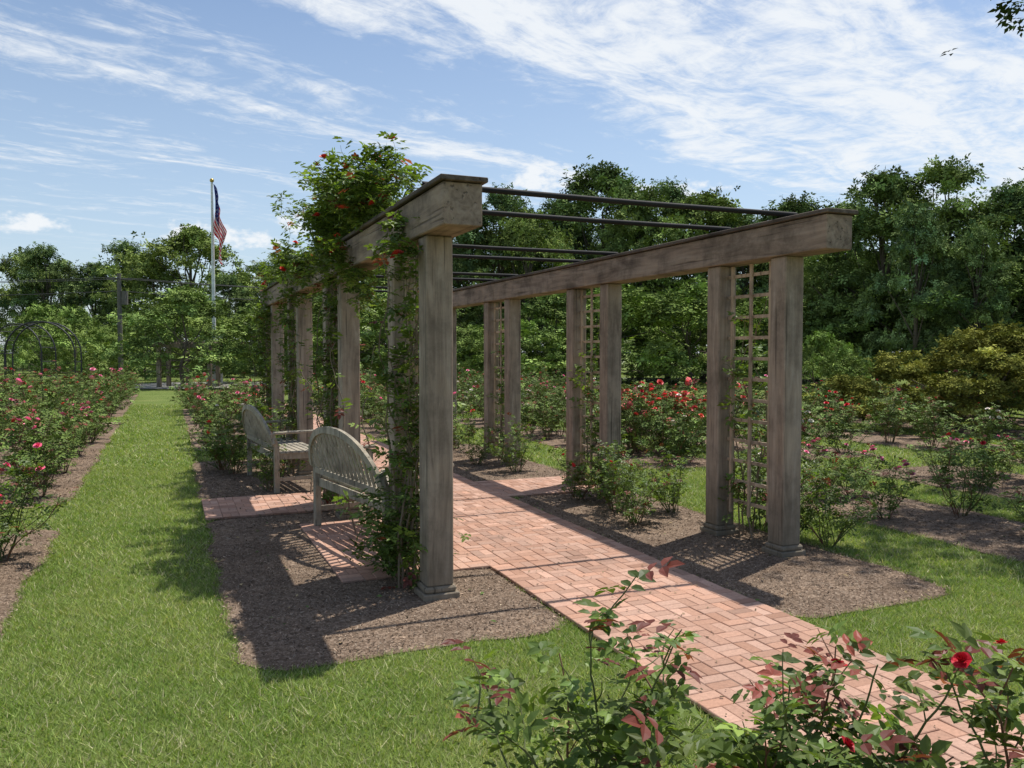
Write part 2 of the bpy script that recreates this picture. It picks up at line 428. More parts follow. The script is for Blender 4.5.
dk = rng.random(n) < .06; bc[dk] *= .75
pb = MB(); pb.scatter((tv, tf), P, np.stack([x, y, z], -1), np.ones(n), 0, bc)
pb.obj('bricks', [M_BRICK], parent=path)

# ------------------------------------------------------------ grass blades
def sample(dens, z0, z1, lat=.72):
    n = int(dens*(z1*z1-z0*z0)*lat)
    zc = np.sqrt(rng.uniform(z0*z0, z1*z1, n)); xc = rng.uniform(-lat, lat, n)*zc
    return CY*xc+SY*zc, -SY*xc+CY*zc
def blades(mb, dens, z0, z1, h, w):
    x, y = sample(dens, z0, z1)
    k = ~(is_bed(x, y, -.01) | is_brick(x, y)) ; x = x[k]; y = y[k]; n = len(x)
    patch = snoise(x, y, 1.3); fine = snoise(x, y, 7, 2.0); mow = np.sin(x*11.5)*.5
    hh = h*rng.uniform(.5, 1.15, n)*(1+.22*fine)
    a = rng.uniform(0, 2*math.pi, n); lean = rng.normal(0, .75, (n, 2))+.12*np.stack([snoise(x, y, 5), snoise(x, y, 5, 4)], -1)
    sx, sy = np.cos(a)*w/2, np.sin(a)*w/2
    b0 = np.stack([x-sx, y-sy, np.full(n, -.002)], -1); b1 = np.stack([x+sx, y+sy, np.full(n, -.002)], -1)
    tp = np.stack([x+lean[:, 0]*hh, y+lean[:, 1]*hh, hh], -1)
    V = np.stack([b0, b1, tp], 1).reshape(-1, 3)
    F = np.arange(3*n).reshape(-1, 3)
    t = np.clip(.42+.28*patch+.15*fine+.14*mow+rng.normal(0, .25, n), 0, 1)[:, None]
    c = np.array([.19, .285, .06])*(1-t)+np.array([.40, .45, .15])*t
    st = rng.random(n) < .15+.13*np.clip(fine+patch*.6, 0, 1); c[st] = np.array([.60, .55, .33])*rng.uniform(.6, 1.1, (st.sum(), 1))
    c *= np.exp(rng.normal(0, .2, (n, 1)))
    mb.add(V, F, 0, np.repeat(c, 3, 0))
gbm = MB()
blades(gbm, 11000, 2.2, 5.5, .030, .0052)
blades(gbm, 3800, 5.5, 11, .034, .008)
blades(gbm, 800, 11, 24, .04, .017)
gbm.obj('lawn_grass', [M_BLADE])
CH = (np.array([(-.5, -.3, 0), (.5, -.22, .06), (.45, .3, 0), (-.42, .25, .08)]), np.array([(0, 1, 2, 3)]))
cb = MB()
for dens, z0, z1, s in ((3600, 2.4, 6.5, .013), (1000, 6.5, 13, .019)):
    x, y = sample(dens, z0, z1); k = is_bed(x, y, .03) & ~is_brick(x, y); x, y = x[k], y[k]; n = len(x)
    zd = np.array([0, 0, 1.0])+rng.normal(0, .35, (n, 3))
    S = np.stack([s*rng.uniform(.4, 2.0, n), s*rng.uniform(.3, .9, n), np.full(n, s)], -1)
    cc = np.array([.205, .148, .106])*np.exp(rng.normal(0, .42, (n, 1)))
    lt = rng.random(n) < .06; cc[lt] = np.array([.45, .36, .27])*rng.uniform(.6, 1, (lt.sum(), 1))
    cb.scatter(CH, np.stack([x, y, np.full(n, .016)+rng.uniform(0, .004, n)], -1), frame_z(zd), S, 0, cc)
x, y = sample(60, 2.6, 9); k = is_brick(x, y); x, y = x[k], y[k]; n = len(x)
cb.scatter(CH, np.stack([x, y, np.full(n, .036)], -1), frame_z(np.array([0, 0, 1.0])+rng.normal(0, .2, (n, 3))), .012*rng.uniform(.4, 1.6, n), 0, np.array([.16, .12, .07])*np.exp(rng.normal(0, .4, (n, 1))))
cb.obj('mulch_chips', [M_CHIP])
x, y = sample(9, 2.6, 12); k = is_bed(x, y, .1); x, y = x[k], y[k]; n = len(x)
lb = MB(); lb.scatter(LEAFD, np.stack([x, y, np.full(n, .026)], -1), frame_z(np.array([0, 0, 1.0])+rng.normal(0, .3, (n, 3))), rng.uniform(.02, .045, n), 0, np.where(rng.random((n, 1)) < .6, [[.4, .3, .16]], [[.12, .17, .05]])*rng.uniform(.6, 1.2, (n, 1)))
lb.obj('fallen_leaves', [M_CHIP])

# ------------------------------------------------------------ pergola
XL, XR = 1.55, 4.32
PY = [4.92+2.67*i for i in range(4)]
ys = [v for p in PY for v in (p, p+.79)]
perg = empty('garden_pergola')
PW = .172
for sx, nm in ((XL, 'left'), (XR, 'right')):
    for k, yy in enumerate(ys):
        mb = MB()
        bar(mb, (sx, yy, .09), (sx, yy, 2.262), PW, PW, (1, 0, 0), 0, bev=.008)
        bar(mb, (sx, yy, -.02), (sx, yy, .05), .235, .235, (1, 0, 0), 0, bev=.006)
        bar(mb, (sx, yy, .0503), (sx, yy, .09), .205, .205, (1, 0, 0), 0, bev=.012)
        mb.obj('post_%s_%d' % (nm, k+1), [M_WOODV], parent=perg)
    y0, y1 = 4.4, ys[-1]+.52
    segs = [y0, PY[1]+.4, PY[2]+.4, y1]
    mb = MB()
    for a, b in zip(segs[:-1], segs[1:]):
        bar(mb, (sx, a+.001, 2.385), (sx, b-.001, 2.385), .235, .24, (1, 0, 0), 0, bev=.006)
    mb.obj('beam_'+nm, [M_WOODH], parent=perg)
    mb = MB()
    for a, b in zip(segs[:-1], segs[1:]):
        bar(mb, (sx, a-.03 if a == y0 else a+.002, 2.5235), (sx, b+.03 if b == y1 else b-.002, 2.5235), .285, .030, (1, 0, 0), 0, bev=.005)
    mb.obj('cap_board_'+nm, [M_CAP], parent=perg)
    for q, yy in enumerate(PY):
        mb = MB(); a, b = yy+PW/2+.005, yy+.79-PW/2-.005
        for f in (.12, .5, .88):
            yv = a+(b-a)*f; bar(mb, (sx-.012, yv, .22), (sx-.012, yv, 2.25), .018, .026, (1, 0, 0))
        for zz in np.arange(.32, 2.2, .168):
            bar(mb, (sx+.007, a, zz), (sx+.007, b, zz), .016, .026, (1, 0, 0))
        mb.obj('trellis_%s_%d' % (nm, q+1), [M_SLAT], parent=perg)
mb = MB()
for yy in ys:
    tube(mb, [(XL-.08, yy, 2.585), (3, yy, 2.578), (XR+.08, yy, 2.585)], .019, .019, 10)
    for sx in (XL, XR):
        bar(mb, (sx-.05, yy, 2.552), (sx+.05, yy, 2.552), .07, .02, (0, 1, 0))
mb.obj('cross_pipes', [M_PIPE], True, parent=perg)

# ------------------------------------------------------------ benches
def bench():
    mb = MB(); L = 1.55; h = L/2
    def zt(y): return .46+.44*max(0.0, 1-(abs(y)/h)**2.3)**.55
    def bxk(z): return -.02-.16*max(0, z-.42)/.55
    for y in (-h+.04, h-.04):
        bar(mb, (-.02, y, 0), (-.02, y, .5), .055, .055, (1, 0, 0), bev=.004)
        bar(mb, (.47, y, 0), (.47, y, .64), .055, .055, (1, 0, 0), bev=.004)
        bar(mb, (.008, y, .40), (.44, y, .40), .03, .07, (0, 1, 0), bev=.003)
        bar(mb, (-.05, y, .655), (.52, y, .665), .075, .028, (0, 1, 0), bev=.006)
        bar(mb, (.01, y, .15), (.44, y, .15), .03, .04, (0, 1, 0))
        bar(mb, (-.02, y, .5), (-.07, y, .65), .05, .05, (0, 1, 0))
    bar(mb, (.45, -h+.07, .385), (.45, h-.07, .385), .03, .07, (1, 0, 0))
    bar(mb, (.0, -h+.07, .385), (.0, h-.07, .385), .03, .07, (1, 0, 0))
    for i in range(7):
        x = .04+i*.07; bar(mb, (x, -h+.01, .436), (x, h-.01, .436), .055, .022, (1, 0, 0), bev=.003)
    ysr = np.sin(np.linspace(-math.pi/2, math.pi/2, 40))*(h-.015)
    pts = [(bxk(zt(y)), y, zt(y)) for y in ysr]
    for a, b in zip(pts[:-1], pts[1:]):
        a = np.array(a); b = np.array(b); d = nrm(b-a)*.004
        bar(mb, a-d, b+d, .03, .055, (1, 0, 0))
    bar(mb, (bxk(.5), -h+.07, .5), (bxk(.5), h-.07, .5), .03, .045, (1, 0, 0))
    for y in np.linspace(-h+.1, h-.1, 17):
        z1 = zt(y)-.01; bar(mb, (bxk(.5), y, .505), (bxk(z1), y, z1), .014, .032, (1, 0, 0))
    return mb.mesh('garden_bench', [M_TEAK])
bme = bench()
put(bme, 'garden_bench', None, (1.34, 6.52, .03), math.radians(10))
put(bme, 'garden_bench', None, (1.02, 9.9, .012), math.radians(6))

# ------------------------------------------------------------ climbing roses
def climber(name, x, ya, yb, ncane, zt=2.6, leafp=.8, wand=.16, over=0, nfl=5, fc=(.65, .06, .03), side=-.1, skirt=0, size=.115, oz=(2.3, 2.6), olen=(.3, .85), nsh=12, up=(-.1, .9)):
    mb = MB(); P = []; D = []; tips = []
    def foliate(ln, p=1.0, s=0, k=1):
        for q in range(s, len(ln)):
            for _ in range(k):
                if rng.random() < p: P.append(ln[q]+rng.normal(0, .012*k, 3)); D.append(rand_dir(1, .1)[0])
    for i in range(ncane):
        sx = x+side+rng.normal(0, .06); sy = rng.uniform(ya-.05, yb+.05)
        pts = [np.array([sx, sy, 0])]; d = np.array([0, 0, 1.0]); H = zt*rng.uniform(.55, 1.0)
        while pts[-1][2] < H and len(pts) < 80:
            p = pts[-1]
            pull = np.array([(x+side-p[0])*.5, ((ya+yb)/2-p[1])*.25, .25])
            d = nrm(d+rng.normal(0, wand, 3)+pull); pts.append(p+d*.05)
        pts = np.array(pts); tube(mb, pts, .009, .003, 4, 0, (.20, .15, .10)); foliate(pts, leafp*.6, 4)
        for k in range(int(nsh*leafp)+1):
            j = rng.integers(5, len(pts)); sh = grow(pts[j], rand_dir(1, .3)[0], rng.uniform(.1, .3), .045, .2, (0, 0, .0))
            tube(mb, sh, .003, .0014, 3, 0, (.10, .12, .04)); foliate(sh, 1.0); tips.append(sh[-1])
    for i in range(over):
        y = ya+(yb-ya)*rng.beta(1.6, 1.6); st = (x+rng.uniform(-.2, .12), y, rng.uniform(*oz))
        sh = grow(st, (rng.normal(-.1, .5), rng.normal(0, .7), rng.uniform(*up)), rng.uniform(*olen), .05, .25, (0, 0, -.02))
        tube(mb, sh, .005, .0015, 3, 0, (.10, .12, .04)); foliate(sh, 1.0, 0, 2); tips.append(sh[-1])
        for k in range(4):
            j = rng.integers(1, len(sh)); s2 = grow(sh[j], rand_dir(1, .25)[0], .2, .045, .2); foliate(s2, 1.0, 0, 2); tube(mb, s2, .003, .001, 3, 0, (.10, .12, .04))
            tips.append(s2[-1])
    for i in range(skirt):
        st = (x+side+rng.normal(0, .08), rng.uniform(ya-.1, yb), .02)
        sh = grow(st, (rng.normal(0, .45), rng.normal(0, .45), 1), rng.uniform(.35, .8), .045, .15)
        tube(mb, sh, .005, .0015, 3, 0, (.10, .12, .04)); foliate(sh, 1.0, 2)
        for k in range(2):
            j = rng.integers(2, len(sh)); s2 = grow(sh[j], rand_dir(1, .3)[0], .2, .045, .2); foliate(s2, 1.0)
    finish_foliage(mb, P, D, True, size, np.full(len(P), .03), GREEN*.95)
    tips = np.array(tips); top = np.argsort(-tips[:, 2]+rng.normal(0, .35, len(tips)))[:nfl]
    if nfl: mb.scatter(FLOW_N, tips[top], frame_z(np.array([-.2, -.2, 1.0])+rng.normal(0, .4, (len(top), 3))), .045*rng.uniform(.6, 1.1, len(top)), 2, np.array(fc)*np.exp(rng.normal(0, .15, (len(top), 1))))
    return mb.obj(name, [M_STEM, M_LEAF, M_PETAL])
climber('climbing_rose', XL, 5.05, 5.62, 12, 2.6, .8, skirt=18, nfl=1, over=3, olen=(.2, .4), oz=(2.0, 2.4), nsh=10, side=-.06)
climber('climbing_rose', XL, 5.9, 9.0, 1, 2.7, .5, over=56, nfl=18, oz=(2.56, 2.82), olen=(.25, .6), side=-.15, up=(.3, 1.3))
climber('climbing_rose', XL, 6.6, 7.7, 1, 2.5, .2, over=11, nfl=3, oz=(2.2, 2.5), olen=(.25, .6), side=.1, up=(-1, .1))
climber('climbing_rose', XL, 7.6, 8.35, 13, 2.7, .9, over=8, nfl=3, side=-.06)
climber('climbing_rose', XL, 8.6, 10.4, 1, 2.7, .5, over=18, nfl=8, oz=(2.3, 2.65), olen=(.25, .6))
climber('climbing_rose', XL, 10.3, 11.1, 9, 2.7, .8, over=8, nfl=3)
climber('climbing_rose', XL, 12.9, 13.8, 10, 2.5, 1.0, over=10, nfl=4, wand=.22, oz=(1.8, 2.3))
climber('climbing_rose', XR, 5.1, 5.6, 5, 2.1, .45, side=.08, nfl=0)
climber('climbing_rose', XR, 7.7, 8.2, 6, 2.0, .5, side=.08, nfl=1)
climber('climbing_rose', XR, 10.4, 10.9, 6, 2.1, .6, side=.08, nfl=1)

# ------------------------------------------------------------ rose bushes
RED, PINK, SALM, WHT = (.66, .03, .05), (.85, .28, .40), (.80, .18, .14), (.8, .72, .66)
var = {}
for nm, fc in (('red', RED), ('pink', PINK), ('salmon', SALM), ('white', WHT)):
    var[nm] = [rose_mesh('rose_'+nm, H=rng.uniform(.75, 1.0), spread=rng.uniform(.35, .5), canes=12, size=.115, nflow=nf, fcol=fc, shoots=3, dens=1, fsize=.046) for nf in ((1, 6) if nm == 'pink' else (1, 4))]
heavy = [rose_mesh('rose_heavy', H=.95, spread=.5, canes=14, size=.115, nflow=24, fcol=(.78, .14, .13), fsize=.055, shoots=3) for _ in range(2)]
midn = [rose_mesh('rose_mid', H=.85, spread=.42, canes=12, near=True, size=.1, nflow=k, fcol=RED, fsize=.045, shoots=4) for k in (2, 0, 3)]
def plant_bed(b, rows, sp, cols, ylo=None, smin=.75, smax=1.15, skip=.08):
    e = empty('rose_bed')
    xs = np.linspace(b[0]+.4, b[2]-.4, rows)
    for xx in xs:
        y = (ylo if ylo else b[1]+.4)
        while y < b[3]-.2:
            if rng.random() > skip:
                nmn = cols[int(rng.integers(len(cols)))]
                me = var[nmn][int(rng.random() < .5)]
                s = rng.uniform(smin, smax)
                put(me, 'rose_bush_plant', e, (xx+rng.normal(0, .1), y+rng.normal(0, .1), .0), rng.uniform(0, 6.28), (s, s, s*rng.uniform(.85, 1.15)))
            y += sp*rng.uniform(.85, 1.15)
for b in BEDS:
    x0, y0, x1, y1 = b[:4]
    if x0 in (.3, 3.3): continue
    if x0 == -2.8 and y0 == 0: continue
    if x0 == 5.8 and y0 == -1: plant_bed(b, 2, .95, ['red', 'white', 'pink'], 3.6, .6, .9, .18); continue
    if x0 == 8.1 and y0 == -1: plant_bed(b, 2, .85, ['red', 'pink', 'white'], 4.0, .7, 1.0, .1); continue
    if x0 < 0: plant_bed(b, 2, .85, ['pink', 'pink', 'red', 'pink', 'salmon'], None, .85, 1.25); continue
    plant_bed(b, 2, .85, ['red', 'pink', 'salmon', 'white'], None, .8, 1.15)
def rb(me, x, y, s=1.0, h=1.0): put(me, 'rose_bush', None, (x, y, .0), rng.uniform(0, 6.28), (s, s, s*h))
pinkn = rose_mesh('rose_pink_near', H=.85, spread=.42, canes=13, near=True, size=.1, nflow=12, fcol=(.84, .16, .28), fsize=.048, shoots=4)
for x, y, s in ((-1.15, 7.0, .95), (-1.6, 7.5, 1.0), (-1.35, 6.2, .75), (-2.2, 6.6, 1.0), (-2.2, 5.4, 1.0)): rb(pinkn, x, y, s)
for x, y, s, k in ((3.85, 6.3, .75, 0), (4.0, 6.9, .85, 1), (4.2, 7.3, .8, 0), (4.72, 5.35, .98, 1), (4.78, 5.75, .95, 1), (4.85, 5.0, .8, 1), (3.95, 7.6, .7, 2), (4.1, 9.6, .8, 1), (4.2, 12.3, .9, 2), (1.0, 9.4, .7, 1), (.75, 10.9, .95, 1), (1.3, 11.7, 1, 1), (.8, 12.0, .7, 0), (3.9, 10.5, .7, 1), (.65, 11.3, .9, 2), (4.45, 6.6, .7, 1)):
    rb(midn[k], x, y, s)
rb(var['pink'][1], 3.7, 11.6, .9); rb(var['pink'][0], 3.9, 12.5, 1)
for r, f in ((1.9, 12.6), (2.3, 13.2), (2.8, 12.8), (3.2, 13.5), (2.5, 14.2)):
    x, y = world(r, f); rb(heavy[int(rng.integers(2))], x, y, rng.uniform(1.05, 1.3))
for r, f, H, sp, cn, fl in ((.16, 2.45, .76, .16, 5, 0), (.36, 2.4, .84, .16, 5, 0), (.74, 2.35, .78, .16, 5, 1), (1.02, 2.25, .88, .18, 5, 1), (1.27, 2.2, .88, .2, 5, 1), (.62, 2.15, .62, .12, 3, 0), (.88, 2.1, .68, .14, 3, 1)):
    x, y = world(r, f)
    me = rose_mesh('rose_near', H=H, spread=sp, canes=cn, near=True, size=.12, nflow=fl, fcol=(.55, .015, .03), fsize=.033, redp=.34, shoots=4)
    rb(me, x, y)

# ------------------------------------------------------------ trees
def tree_mesh(name, H=10, R=3.4, zb=2.0, ncl=60, per=95, lsz=.3, base=(.045, .085, .02), pw=.75, trunk=.2, crs=1.0, warmc=(.25, .28, .08)):
    mb = MB(); base = np.array(base)*2.15
    lobes = rng.uniform(0, 6.28, 3)
    t = rng.uniform(.02, 1, ncl)**.8; a = rng.uniform(0, 2*math.pi, ncl)
    prof = np.sin(np.pi*np.clip(t, 0, 1)**pw)**.6
    lob = 1+.22*np.sin(2*a+lobes[0])+.15*np.sin(3*a+lobes[1]+t*4)
    rad = R*prof*lob*rng.uniform(.25, 1.1, ncl)**.5
    C = np.stack([np.cos(a)*rad, np.sin(a)*rad, zb+t*(H-zb)], -1)
    C[0] = (0, 0, H*.96)
    pts = np.array([(0, 0, -.1), (.05, 0, H*.25), (-.08, .06, H*.5), (0, 0, H*.8)])
    tube(mb, pts, trunk, trunk*.25, 8, 0, (.15, .12, .09))
    for i in rng.permutation(ncl)[:16]:
        z0 = C[i, 2]*rng.uniform(.35, .7); st = np.array([0, 0, z0]); mid = (st+C[i])/2+np.array([0, 0, -.2])+rng.normal(0, .15, 3)
        tube(mb, [st, mid, C[i]], trunk*.35, trunk*.08, 5, 0, (.14, .115, .09))
    rc = crs*H*.062*rng.uniform(.4, 1.6, ncl); cnt = (per*(rc/(H*.062*crs))**1.5).astype(int)+6
    idx = np.repeat(np.arange(ncl), cnt); n = len(idx)
    d = nrm(rng.normal(size=(n, 3))); d[:, 2] = np.where(d[:, 2] < -.3, d[:, 2]*.5, d[:, 2])
    rr = rng.random(n)**.55*(1+.3*rng.normal(size=n)**2*.5)
    P = C[idx]+d*(rc[idx]*rr)[:, None]*np.array([1, 1, .68])
    tone = np.exp(rng.normal(0, .28, ncl)); warm = rng.random(ncl)[:, None]
    cc = (base*(1-warm*.45)+np.array(warmc)*warm*.45)*tone[:, None]
    cc = cc[idx]*np.exp(rng.normal(0, .25, (n, 1)))
    D = nrm(d*.6+rng.normal(0, .6, (n, 3)))
    up = nrm(d+np.array([0, 0, 1.1])+rng.normal(0, .45, (n, 3)))
    mb.scatter(SPRIG, P, frame_y(D, up), lsz*rng.uniform(.6, 1.3, n), 1, cc)
    return mb.mesh(name, [M_BARK, M_TLEAF])
TV = [tree_mesh('tree_a', 10, 3.3, 1.2, 120, 40, .33, (.056, .083, .028)), tree_mesh('tree_b', 10, 3.8, 1.0, 130, 38, .33, (.070, .098, .03), .6),
      tree_mesh('tree_c', 10, 2.6, .8, 105, 42, .31, (.044, .070, .028), .9), tree_mesh('tree_d', 10, 4.2, 1.5, 135, 38, .34, (.088, .115, .032), .7),
      tree_mesh('tree_e', 10, 2.7, .5, 110, 40, .3, (.054, .085, .038), .5)]
SH = [tree_mesh('shrub_a', 3, 1.9, 0.1, 60, 36, .17, (.078, .115, .03), .6, .05, 1.7), tree_mesh('shrub_b', 3, 1.5, 0.1, 55, 36, .15, (.056, .088, .026), .7, .05, 1.7)]
def tree(right, fwd, h, v, wd=1.0, name='deciduous_tree', par=None):
    x, y = world(right, fwd); s = h/10
    put(TV[v % 5], name, par, (x, y, 0), rng.uniform(0, 6.28), (s*wd, s*wd, s))
for i, (px, yt, f, wd) in enumerate(((880, 172, 36, 1.0), (945, 160, 34, .95), (1005, 185, 33, 1.0), (1070, 170, 33, 1.1), (915, 205, 31, .8), (1140, 180, 33, 1.1), (835, 222, 39, 1.0), (975, 225, 30, .8), (1220, 170, 32, 1.1))):
    tree((px-512)/820*f, f, (352-yt)/820*f+1.3, i, wd)
for i, (px, yt, f, wd) in enumerate(((500, 190, 46, .8), (530, 212, 44, .8), (562, 198, 48, .8), (602, 167, 47, .9), (640, 190, 45, .8), (668, 184, 48, .8), (703, 196, 46, .9), (742, 215, 45, .9), (790, 200, 47, .9), (818, 215, 44, .8), (460, 205, 48, 1), (420, 228, 50, 1), (380, 242, 52, 1), (340, 252, 54, 1), (310, 262, 56, 1), (855, 203, 44, .8))):
    tree((px-512)/820*f, f, (352-yt)/820*f+1.3, i+2, wd*1.1)
tl = empty('distant_tree_line')
for r in np.arange(-72, -14, 3.3):
    f = rng.uniform(66, 78); tree(r, f, rng.uniform(8.4, 11.4), int(rng.integers(5)), rng.uniform(.9, 1.25), 'tree', tl)
for r in np.arange(-20, 50, 4.5):
    f = rng.uniform(56, 62); tree(r, f, rng.uniform(8.0, 10)*(1 if r > -5 else .75), int(rng.integers(5)), rng.uniform(1.1, 1.4), 'tree', tl)
wu = empty('woodland_undergrowth')
for r in np.arange(-16, 34, 2.0):
    f = rng.uniform(34, 41)-(5 if r > 14 else 0); x, y = world(r, f); s = rng.uniform(.8, 1.6)
    put(SH[int(rng.integers(2))], 'shrub', wu, (x, y, 0), rng.uniform(0, 6.28), (s*1.4, s*1.4, s))
for r in np.arange(-58, -16, 2.8):
    f = rng.uniform(50, 62); x, y = world(r, f); s = rng.uniform(.9, 1.6)
    put(SH[int(rng.integers(2))], 'shrub', wu, (x, y, 0), rng.uniform(0, 6.28), (s*1.4, s*1.4, s))
for px, f, s in ((145, 45, 1.15), (75, 42, 1.2), (40, 46, 1.3), (838, 19, .55), (815, 22, .65), (105, 46, .9)):
    x, y = world((px-512)/820*f, f); put(SH[0], 'garden_shrub', None, (x, y, 0), rng.uniform(0, 6.28), s)
jm = tree_mesh('maple', 2.2, 2.3, .15, 170, 85, .11, (.085, .09, .02), .5, .07, 1.3, (.34, .32, .08))
x, y = world(9.75, 16.4); put(jm, 'japanese_maple', None, (x, y, 0), 0.5, (1.15, 1.15, .88))
ot = tree_mesh('overhang', 9.5, 2.9, 4.9, 70, 60, .2, (.03, .05, .016), .7, .22, 1.0)
x, y = world(7.95, 8.6); put(ot, 'shade_tree', None, (x, y, -.1), 1.0)

# ------------------------------------------------------------ flagpole, flag
fx, fy = world(-13.8, 38.0)
fp = empty('flagpole')
mb = MB(); tube(mb, [(fx, fy, .5), (fx, fy, 5), (fx, fy, 9.35)], .10, .05, 14); mb.obj('pole', [M_WHITE], True, fp)
mb = MB(); bar(mb, (fx, fy, 0), (fx, fy, .6), .7, .7, (1, 0, 0), bev=.03); tube(mb, [(fx, fy, .6), (fx, fy, .72)], .2, .12, 14); mb.obj('pedestal', [M_WHITE], False, fp)
mb = MB(); bm = bmesh.new(); bmesh.ops.create_icosphere(bm, subdivisions=2, radius=.10)
mb.add(np.array([v.co[:] for v in bm.verts])+np.array([fx, fy, 9.43]), np.array([[v.index for v in f.verts] for f in bm.faces]))
mb.obj('finial_ball', [M_GOLD], True, fp); bm.free()
mb = MB(); nu, nv = 52, 39
U, Vv = np.meshgrid(np.linspace(0, 1, nu+1), np.linspace(0, 1, nv+1), indexing='ij')
Hh, Ff = 2.1, 3.0
amp = .05+.16*U
X = .07+.50*U**.7+.06*np.sin(U*9+Vv*4)-.18*Vv*U
Yy = amp*np.sin(U*17+Vv*2.5)+.05*np.sin(U*31)
Z = 9.28-Vv*Hh*(1-.42*U)-U*Ff*.84
V = np.stack([fx+CY*X+SY*Yy, fy-SY*X+CY*Yy, Z], -1).reshape(-1, 3)
for i in range(nu):
    for j in range(nv):
        u, v = (i+.5)/nu, (j+.5)/nv
        st = int(v*13)
        c = (.6, .03, .05) if st % 2 == 0 else (.8, .79, .77)
        if u < .4 and st < 7:
            c = (.03, .04, .18)
            if i % 4 == 2 and j % 4 == 2: c = (.75, .75, .75)
        q = [i*(nv+1)+j, (i+1)*(nv+1)+j, (i+1)*(nv+1)+j+1, i*(nv+1)+j+1]
        mb.add(V[q], [(0, 1, 2, 3)], 0, c)
mb.obj('american_flag', [M_CLOTH], False)
mb = MB(); a = np.linspace(0, 2*math.pi, 64, endpoint=False)
mb.add(np.stack([fx+4.2*np.cos(a), fy+4.2*np.sin(a), np.full(64, .03)], -1), [list(range(64))]); mb.obj('flagpole_plaza', [M_CONC])

def arch(r, f, w, h, rot, name='metal_rose_arch'):
    cx, cy = world(r, f); mb = MB()
    dx, dy = math.cos(rot), math.sin(rot)
    for off in (-.3, .3):
        pts = []
        for t in np.linspace(0, 1, 7): pts.append((-w/2, t*(h-w/2)))
        for t in np.linspace(0, math.pi, 16)[1:]: pts.append((-w/2*math.cos(t), h-w/2+w/2*math.sin(t)))
        for t in np.linspace(1, 0, 7)[1:]: pts.append((w/2, t*(h-w/2)))
        P3 = [(cx+dx*u-dy*off, cy+dy*u+dx*off, z) for u, z in pts]
        tube(mb, P3, .022, .022, 6)
        if off < 0: first = P3
    for a, b in zip(first[::2], P3[::2]): tube(mb, [a, b], .012, .012, 5)
    mb.obj(name, [M_IRON], True)
arch(-14.0, 24.5, 1.9, 2.45, -YAW+.2); arch(-15.8, 26.5, 1.9, 2.45, -YAW-.2)
ab = empty('timber_arbor'); mb = MB(); cx, cy = world(-14.2, 36)
for a in (-1.1, 1.1):
    for b in (-.5, .5):
        p = (cx+CY*a+SY*b, cy-SY*a+CY*b); bar(mb, (*p, 0), (*p, 1.75), .16, .16, (CY, -SY, 0))
for b in (-.5, .5):
    bar(mb, (cx-CY*1.4+SY*b, cy+SY*1.4+CY*b, 1.82), (cx+CY*1.4+SY*b, cy-SY*1.4+CY*b, 1.82), .14, .14, (0, 0, 1))
for a in np.linspace(-1.2, 1.2, 7):
    bar(mb, (cx+CY*a-SY*.75, cy-SY*a-CY*.75, 1.94), (cx+CY*a+SY*.75, cy-SY*a+CY*.75, 1.94), .1, .06, (0, 0, 1))
mb.obj('frame', [M_WOODV], parent=ab)

ends = []
for r, f in ((-48, 38), (-20.3, 42.5), (4, 48.5), (33, 56)):
    x, y = world(r, f); mb = MB(); tube(mb, [(x, y, 0), (x, y, 5.6)], .13, .10, 8)
    bar(mb, (x-.6, y, 5.3), (x+.6, y, 5.3), .09, .09, (0, 0, 1)); tube(mb, [(x+.24, y, 4.0), (x+.24, y, 4.7)], .17, .17, 8)
    mb.obj('utility_pole', [M_POLE]); ends.append((x, y))
mb = MB()
for (xa, ya), (xb, yb) in zip(ends[:-1], ends[1:]):
    for o, z in ((-.55, 5.37), (.55, 5.37), (0, 4.7)):
        pts = [(xa+(xb-xa)*t+o, ya+(yb-ya)*t, z-4*t*(1-t)*.45) for t in np.linspace(0, 1, 20)]
        tube(mb, pts, .018, .018, 4)
mb.obj('power_lines', [M_IRON])

# ------------------------------------------------------------ sky
SUN_AZ = math.atan2(.93, .42); SUN_EL = math.radians(66)
w = bpy.data.worlds.new('World'); scene.world = w; w.use_nodes = True
nt = w.node_tree; nt.nodes.clear(); L = nt.links
out = nt.nodes.new('ShaderNodeOutputWorld'); bg = nt.nodes.new('ShaderNodeBackground'); L.new(bg.outputs[0], out.inputs[0])
bg.inputs[1].default_value = 0.135
sky = nt.nodes.new('ShaderNodeTexSky'); sky.sky_type = 'NISHITA'; sky.sun_disc = False
sky.sun_elevation = SUN_EL; sky.sun_rotation = SUN_AZ; sky.air_density = 1.0; sky.dust_density = 0.8; sky.ozone_density = 1.5
def M(op, a, b=None, c=None, clamp=False):
    n = nt.nodes.new('ShaderNodeMath'); n.operation = op; n.use_clamp = clamp
    for i, v in enumerate((a, b, c)):
        if v is None: continue
        if hasattr(v, 'links'): L.new(v, n.inputs[i])
        else: n.inputs[i].default_value = v
    return n.outputs[0]
tc = nt.nodes.new('ShaderNodeTexCoord'); sp = nt.nodes.new('ShaderNodeSeparateXYZ'); L.new(tc.outputs['Generated'], sp.inputs[0])
X, Y, Zz = sp.outputs
zc = M('MAXIMUM', Zz, .03)
u = M('DIVIDE', X, zc); v = M('DIVIDE', Y, zc)
along = M('ADD', M('MULTIPLY', u, .926), M('MULTIPLY', v, .378))
cross = M('ADD', M('MULTIPLY', u, .378), M('MULTIPLY', v, -.925))
def comb(a, b, c=0.0):
    n = nt.nodes.new('ShaderNodeCombineXYZ')
    for i, q in enumerate((a, b, c)):
        if hasattr(q, 'links'): L.new(q, n.inputs[i])
        else: n.inputs[i].default_value = q
    return n.outputs[0]
